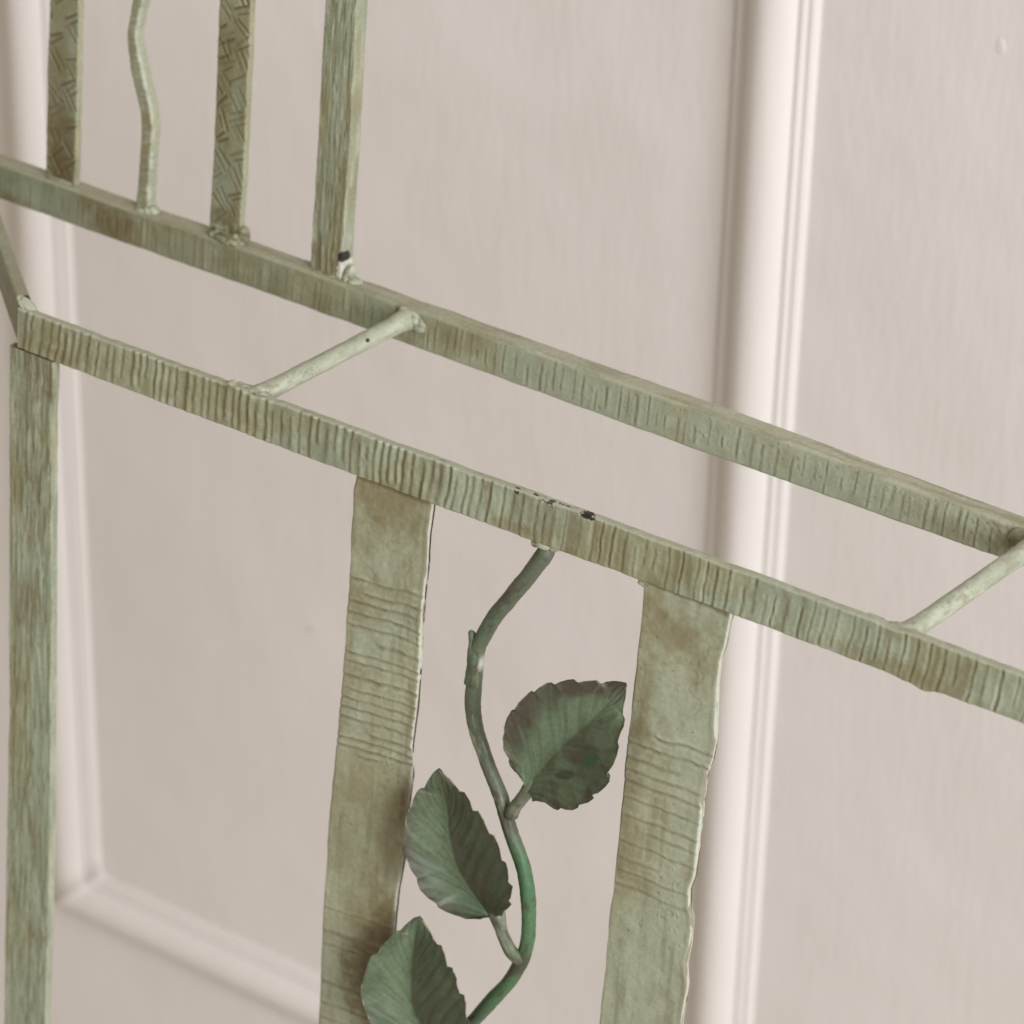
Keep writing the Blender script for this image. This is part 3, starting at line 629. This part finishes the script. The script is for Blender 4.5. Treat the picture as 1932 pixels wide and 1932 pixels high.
# ---- round rods of the top, front rail to rear rail ----------------------------------
def rod(x0, x1, seed, chips):
    pts = [(x0, 3.5, 4.2), (x0, 10, 4.6), (x0 + (x1 - x0) * .3, 45, 4.9), (x0 + (x1 - x0) * .6, 95, 5.2), (x1, 140, 5.4), (x1 + .4, 151.5, 5.6)]
    rad = [7.0, 5.9, 5.4, 5.3, 5.3, 5.3, 5.3, 5.3, 5.3, 5.35, 5.4, 5.6, 6.1, 7.6]
    def pnt(T, TH, V, nz):
        x, y, z = V[..., 0], V[..., 1], V[..., 2]
        c = np.broadcast_to(mixc(SAGE[None], PALE, np.array([0.55]))[0], V.shape).copy()
        n = fbm(y / 16.0, TH * 1.2, seed + 4, 4)
        c = mixc(c, CREAM, 0.4 * sst(0.0, 0.5, n)); c = mixc(c, SAGE, 0.6 * sst(0.05, 0.5, -n))
        c = mixc(c, BROWN, 0.28 * sst(0.2, 0.6, fbm(y / 12.0, TH, seed + 5, 3)) + 0.35 * (1 - sst(10, 30, y)) * sst(0, .5, fbm(y / 6.0, TH * 2, seed + 6, 2)))
        cr = fbm(y / 9.0, TH * 1.4, seed + 7, 3)
        c = mixc(c, KHAKI * 0.5, 0.7 * np.exp(-(cr / 0.02) ** 2) * sst(20, 34, y) * (1 - sst(60, 78, y)))
        for (cy, cz, ry, rz) in chips:
            d = np.hypot((y - cy) / ry, (z - cz) / rz); c = mixc(c, DARK, (1 - sst(0.7, 1.0, d)) * (x > x0 - 2))
        return c
    tube('seat_rod', stand, M_IRON, pts, rad, pnt, m=230, k=44, noise=0.16, seed=seed, knob=0.35)
rod(-189.5, -189.8, 900, [(104, 8.2, 2.2, 1.2)])
rod(225.2, 229.5, 930, [])

# ---- welds under the paint -----------------------------------------------------------
def weld_paint(base, k, seed):
    def f(a, b, V, d):
        c = np.broadcast_to(base, V.shape).copy(); n = fbm(V[..., 0] / 3.0, V[..., 2] / 3.0 + V[..., 1] / 3.0, seed, 3)
        c = mixc(c, BROWN, k * sst(0.0, 0.35, -n)); c = mixc(c, PALE, 0.5 * sst(0.1, 0.4, n)); return mixc(c, DARK * 1.5, 0.8 * sst(0.47, 0.58, -n))
    return f
LT = 0.5 * (SAGE + PALE)
welds = [((-190.0, 6.0, 6.5), (10.5, 4.5, 3.4), 21, .5, .35, 0.0), ((-196.5, 4.6, 7.4), (7.0, 2.6, 2.4), 22, .4, .4, -0.2),
         ((221.0, 6.5, 6.6), (12.5, 5.0, 3.2), 23, .4, .3, 0.05), ((212.0, 4.8, 8.4), (8.0, 2.6, 2.0), 24, .4, .3, -0.15),
         ((-189.0, 149.0, 6.0), (9.0, 4.0, 6.8), 25, .3, .28, 0.0), ((-181.5, 149.5, 4.6), (5.0, 2.6, 5.0), 26, .5, .4, 0.3),
         ((224.0, 149.0, 3.5), (13.0, 3.2, 7.6), 27, .7, .4, 0.2), ((232.0, 148.4, 5.6), (9.5, 4.2, 6.2), 28, .4, .3, 0.0),
         ((-327.0, 154.0, 14.6), (10.0, 5.2, 4.6), 29, .9, .5, 0.15), ((-319.0, 156.6, 18.0), (4.2, 4.0, 6.4), 30, .6, .45, -0.25), ((-336.0, 154.6, 15.4), (6.0, 4.0, 3.4), 31, .8, .5, 0.0),
         ((-240.0, 158.5, 15.0), (3.4, 5.0, 7.5), 32, .35, .3, -0.35), ((-235.0, 158.0, 13.2), (5.4, 4.6, 2.4), 34, .2, .3, 0.0),
         ((-390.0, 157.0, 14.0), (5.4, 5.0, 3.4), 35, .3, .35, -0.3), ((-395.0, 156.0, 13.6), (6.0, 4.6, 2.0), 36, .4, .35, 0.0),
         ((-462.0, 156.0, 14.0), (12.5, 3.4, 1.7), 37, .7, .35, 0.0), ((-254.0, 155.5, 13.0), (10.0, 3.0, 1.5), 41, .6, .35, 0.0),
         ((73.4, 1.6, -17.6), (3.2, 1.7, 1.9), 38, .2, .4, 0.3), ((-358.0, 5.0, 9.0), (7.5, 4.2, 2.4), 39, .5, .35, -0.5),
         ((9.2, 2.6, -17.6), (6.0, 3.4, 2.6), 42, .5, .5, 0.2), ((4.0, 2.2, -18.2), (2.6, 2.0, 2.8), 43, .6, .5, 0.0), ((15.6, 2.2, -17.8), (3.2, 2.2, 2.0), 44, .5, .5, 0.0)]
for c, r, sd, k, rough, rot in welds:
    blob('weld', stand, M_IRON, c, r, weld_paint(LT if k < .6 else 0.6 * KHAKI + 0.4 * SAGE, k, sd), sd, rough, rot=rot)

# ---- the vine: stem, petioles and three serrated leaves ---------------------------------
GRN = np.array((0.066, 0.118, 0.062)); GRY = np.array((0.080, 0.100, 0.056)); TEAL = np.array((0.116, 0.158, 0.096)); LBR = np.array((0.062, 0.048, 0.034)); WORN = np.array((0.30, 0.29, 0.20))
def stem_paint(seed, gz=None):
    def f(T, TH, V, nz):
        z = V[..., 2]; x = V[..., 0]
        n = fbm(z / 22.0, TH * 0.7, seed, 4)
        c = mixc(np.broadcast_to(GRY, V.shape).copy(), GRN, sst(-0.2, 0.3, n))
        if gz: c = mixc(c, GRN * np.array((0.9, 1.12, 0.95)), 0.9 * sst(gz[0], gz[1], z) * (1 - sst(gz[2], gz[3], z)))
        c = mixc(c, TEAL, 0.45 * sst(0.05, 0.6, fbm(z / 16.0, TH * 1.1, seed + 1, 3)))
        if gz: c = mixc(c, np.array((0.105, 0.112, 0.076)), 0.7 * sst(-222, -188, z)); c = mixc(c, GRN, 0.45 * np.exp(-((z + 78) / 12.0) ** 2))
        wn = fbm(z / 14.0, TH * 2.0, seed + 2, 3)
        c = mixc(c, WORN, 0.7 * sst(0.15, 0.45, wn) * (sst(-205, -195, z) * (1 - sst(-112, -95, z)) if gz else 0.5))
        c = mixc(c, LBR, 0.65 * sst(0.15, 0.5, fbm(z / 9.0, TH * 0.9, seed + 3, 3)))
        for q in (-194, -283) if gz else (): c = mixc(c, LBR, 0.75 * np.exp(-((z - q) / 7.0) ** 2))
        if gz: c = mixc(c, CREAM, 0.8 * np.exp(-((z + 104) / 4.0) ** 2) * sst(-26.5, -25, x))
        return c
    return f
def xz(p, y): return [(a, y, b) for a, b in p]
stem = tube('vine_stem', stand, M_LEAF, xz(STEM, 4.0), [4.9, 4.8, 4.7, 4.6, 4.5, 4.4, 4.5, 4.6, 4.3, 4.2, 4.2, 4.2, 4.2, 4.3, 4.4, 4.2, 4.2, 4.2, 4.2, 4.3, 4.2, 4.1, 4.1, 4.1, 4.1], stem_paint(1000, (-330, -300, -215, -200)), m=520, k=36, noise=0.24, seed=60)
stub = tube('bud_stub', stem, M_LEAF, [(-33.0, 2.0, -85.4), (-32.0, 2.0, -90.0), (-30.6, 2.2, -97.0), (-29.6, 2.6, -106.0), (-29.6, 3.2, -116.0), (-29.4, 4.0, -123.0)], [1.7, 2.2, 3.6, 4.2, 4.6, 4.9, 4.2], stem_paint(1020), m=90, k=26, noise=0.45, seed=66)

def leaf(L, R, Mid, seed, brown, spots=(), nT=230, nS=44, veins=8, bend=0.0, tealk=0.0):
    def res(P, n):
        P = np.array(P, float); d = np.r_[0, np.cumsum(np.linalg.norm(np.diff(P, axis=0), axis=1))]
        t = np.linspace(0, d[-1], n); return np.stack([np.interp(t, d, P[:, i]) for i in range(3)], -1)
    l, r, m = res(L, nT), res(R, nT), catmull(Mid, nT)
    q = np.linspace(0, 1, nS)
    T = np.repeat(np.linspace(0, 1, nT)[:, None], 2 * nS - 1, 1)
    sgn = np.r_[-q[::-1], q[1:]]
    SS = np.repeat(sgn[None], nT, 0); a = abs(SS)
    edge = np.where(SS[..., None] < 0, l[:, None], r[:, None])
    def soften(P, w=9):
        k = np.exp(-np.linspace(-2, 2, 2 * w + 1) ** 2); k /= k.sum()
        Q = np.vstack([np.repeat(P[:1], w, 0), P, np.repeat(P[-1:], w, 0)])
        return np.stack([np.convolve(Q[:, i], k, 'valid') for i in range(3)], -1)
    soft = np.where(SS[..., None] < 0, soften(l)[:, None], soften(r)[:, None])     # the teeth only shape the rim
    flat = m[:, None] + (soft - m[:, None]) * a[..., None] + (edge - soft) * (a ** 7)[..., None]
    # cupped halves: the midrib lies deeper than a straight line to the rim
    y = m[:, None, 1] + (edge[..., 1] - m[:, None, 1]) * a ** 1.5
    # side veins leave the midrib and run forward to the teeth
    ph = (T - 0.42 * a ** 0.85 * (1 - 0.45 * T) + 0.4) * veins + 0.14 * fbm(T * 5, SS * 2, seed, 2)
    fr = ph - np.floor(ph)
    groove = np.exp(-((fr - 0.5) / 0.15) ** 2) * sst(0.03, 0.2, a) * (0.75 + 0.5 * vn(np.floor(ph), SS * 2.5, seed + 9))
    fine = fbm(ph * 4.5, a * 3.0, seed + 2, 3)
    mid = np.exp(-(a / 0.05) ** 2)
    wav = np.sin(2 * math.pi * ph) * a
    h = -0.26 * groove * (1 - sst(.88, 1., T)) + 0.22 * fine * sst(0, .15, a) - 0.25 * mid + 0.20 * wav + 0.5 * fbm(T * 4, SS * 2, seed + 3, 2)
    rim = sst(0.93, 1.0, a)
    y = y - h * (1 - 0.6 * rim)
    Vf = flat.copy(); Vf[..., 1] = y
    th = 1.3 - 0.5 * rim
    Vb = flat.copy(); Vb[..., 1] = y + th
    x, z = flat[..., 0], flat[..., 2]
    n = fbm(x / 14.0, z / 14.0, seed + 5, 4); st = fbm(ph * 2.2, a * 1.2, seed + 6, 3)
    c = mixc(np.broadcast_to(GRY, x.shape + (3,)).copy(), GRN, 0.55 * sst(-0.1, 0.4, n + 0.6 * st))
    c = mixc(c, TEAL, (0.55 + tealk) * sst(-0.1, 0.45, -n + 0.5 * st))
    c = mixc(c, TEAL * 1.12, tealk * 3 * (SS < 0) * sst(0.02, .15, a) * (1 - sst(.4, .8, a + 0.3 * n)))  # half of the fold turned to the light, painted lighter
    c = mixc(c, LBR, brown(T, SS, n, st))  # brown margins, plus shade on the fold's right half painted in
    c = mixc(c, LBR * 0.9, 0.30 * groove); c = mixc(c, TEAL * 1.05, 0.25 * sst(0.2, .5, fine))
    for (sx, sz, rx, rz, ro, colr) in spots:
        dx, dz = x - sx, z - sz; cr_, sr_ = math.cos(ro), math.sin(ro)
        c = mixc(c, colr, 0.85 * (1 - sst(0.7, 1.08, np.hypot((dx * cr_ + dz * sr_) / rx, (-dx * sr_ + dz * cr_) / rz) + 0.12 * n)))
    c = mixc(c, LBR * 0.8, 0.4 * sst(0.96, 0.99, a)); c = mixc(c, WORN * 1.2, 0.75 * sst(0.985, 1.0, a) * sst(0.0, .25, fbm(T * 22, SS, seed + 8, 2)))
    n1, p1 = nT, 2 * nS - 1
    V = np.concatenate([Vf.reshape(-1, 3), Vb.reshape(-1, 3)]); C = np.concatenate([c.reshape(-1, 3), (c * 0.9).reshape(-1, 3)])
    F = grid_faces(n1, p1, False); o = n1 * p1
    F = F + [(d + o, c_ + o, b + o, a_ + o) for (a_, b, c_, d) in F]
    ring = [i * p1 for i in range(n1)] + [(n1 - 1) * p1 + j for j in range(1, p1)] + [i * p1 + p1 - 1 for i in range(n1 - 2, -1, -1)] + [j for j in range(p1 - 2, 0, -1)]
    for i in range(len(ring)):
        u, v = ring[i], ring[(i + 1) % len(ring)]; F.append((v, u, u + o, v + o))
    return mesh_obj('leaf', V, F, M_LEAF, stem, C)
def br1(T, SS, n, st):
    return np.clip(0.85 * sst(0.72, 1.0, T + 0.25 * n) + 0.95 * sst(0.45, 0.95, abs(SS) + 0.35 * n + 0.3 * st) * (SS < 0) + 0.62 * (SS > 0) * sst(-0.25, 0.35, n + 0.4 * (0.45 - abs(SS))) + 0.5 * sst(.7, 1., SS + .3 * n) * (T < .4), 0, 0.9)
leaf(L1l, L1r, L1m, 1100, br1, spots=[(57.4, -127.9, 8.2, 3.6, 0.73, GRN * np.array((.48, .72, .60))), (41.0, -145.0, 9.0, 2.4, 0.5, GRN * 0.5)], tealk=0.15)
def br2(T, SS, n, st):
    return np.clip(0.62 * (SS > 0) * (1 - sst(0.25, 0.9, SS + 0.5 * n)) + 0.35 * sst(0.8, 1.0, abs(SS) + .2 * n) + 0.30 * (SS < 0) * sst(.6, 1., -SS + .3 * n) * (T < .5) + 0.3 * sst(0.1, .5, st), 0, 0.8)
leaf(L2l, L2r, L2m, 1200, br2, veins=9)
def br3(T, SS, n, st):
    return np.clip(0.48 * (SS > 0) * (1 - sst(0.1, 0.8, SS + 0.5 * n)) + 0.2 * sst(0.85, 1.0, abs(SS) + .2 * n) + 0.25 * sst(0.15, .5, st), 0, 0.7)
leaf(L3l, L3r, L3m, 1300, br3, veins=10, tealk=0.25)
def pet_paint(seed):
    f0 = stem_paint(seed)
    def f(T, TH, V, nz):
        c = f0(T, TH, V, nz); n = fbm(V[..., 2] / 5.0, TH * 1.3, seed + 9, 3)
        c = mixc(c, WORN * np.array((0.72, 0.74, 0.78)), 0.55 * sst(-0.25, 0.3, n)); return mixc(c, LBR, 0.6 * (1 - sst(0.0, 0.22, T)))
    return f
tube('petiole', stem, M_LEAF, [(1.6, 4.0, -193.5), (4.6, 1.5, -186.2), (9.6, 1.4, -176.6), (14.6, 1.8, -167.6), (19.4, 4.4, -158.6), (26.0, 7.5, -149.0)], [4.4, 3.9, 3.5, 3.6, 4.8, 6.0, 4.2, 2.0], pet_paint(1040), m=110, k=30, noise=0.22, seed=70)
tube('petiole', stem, M_LEAF, [(18.4, 4.0, -284.0), (15.6, 1.0, -279.0), (12.0, -1.4, -274.3), (6.1, -1.0, -266.4), (0.0, 1.4, -257.6), (-6.0, 4.4, -250.5), (-12.0, 7.5, -245.5)], [3.8, 4.0, 3.9, 3.5, 3.6, 4.8, 5.6, 4.0, 2.0], pet_paint(1060), m=110, k=30, noise=0.22, seed=74)
tube('petiole', stem, M_LEAF, [(-38.0, 3.0, -381.0), (-30.0, -1.0, -376.0), (-20.0, -4.0, -369.0), (-14.0, -4.0, -362.0)], [3.6, 3.4, 4.6, 3.0], pet_paint(1080), m=60, k=22, noise=0.2, seed=78)
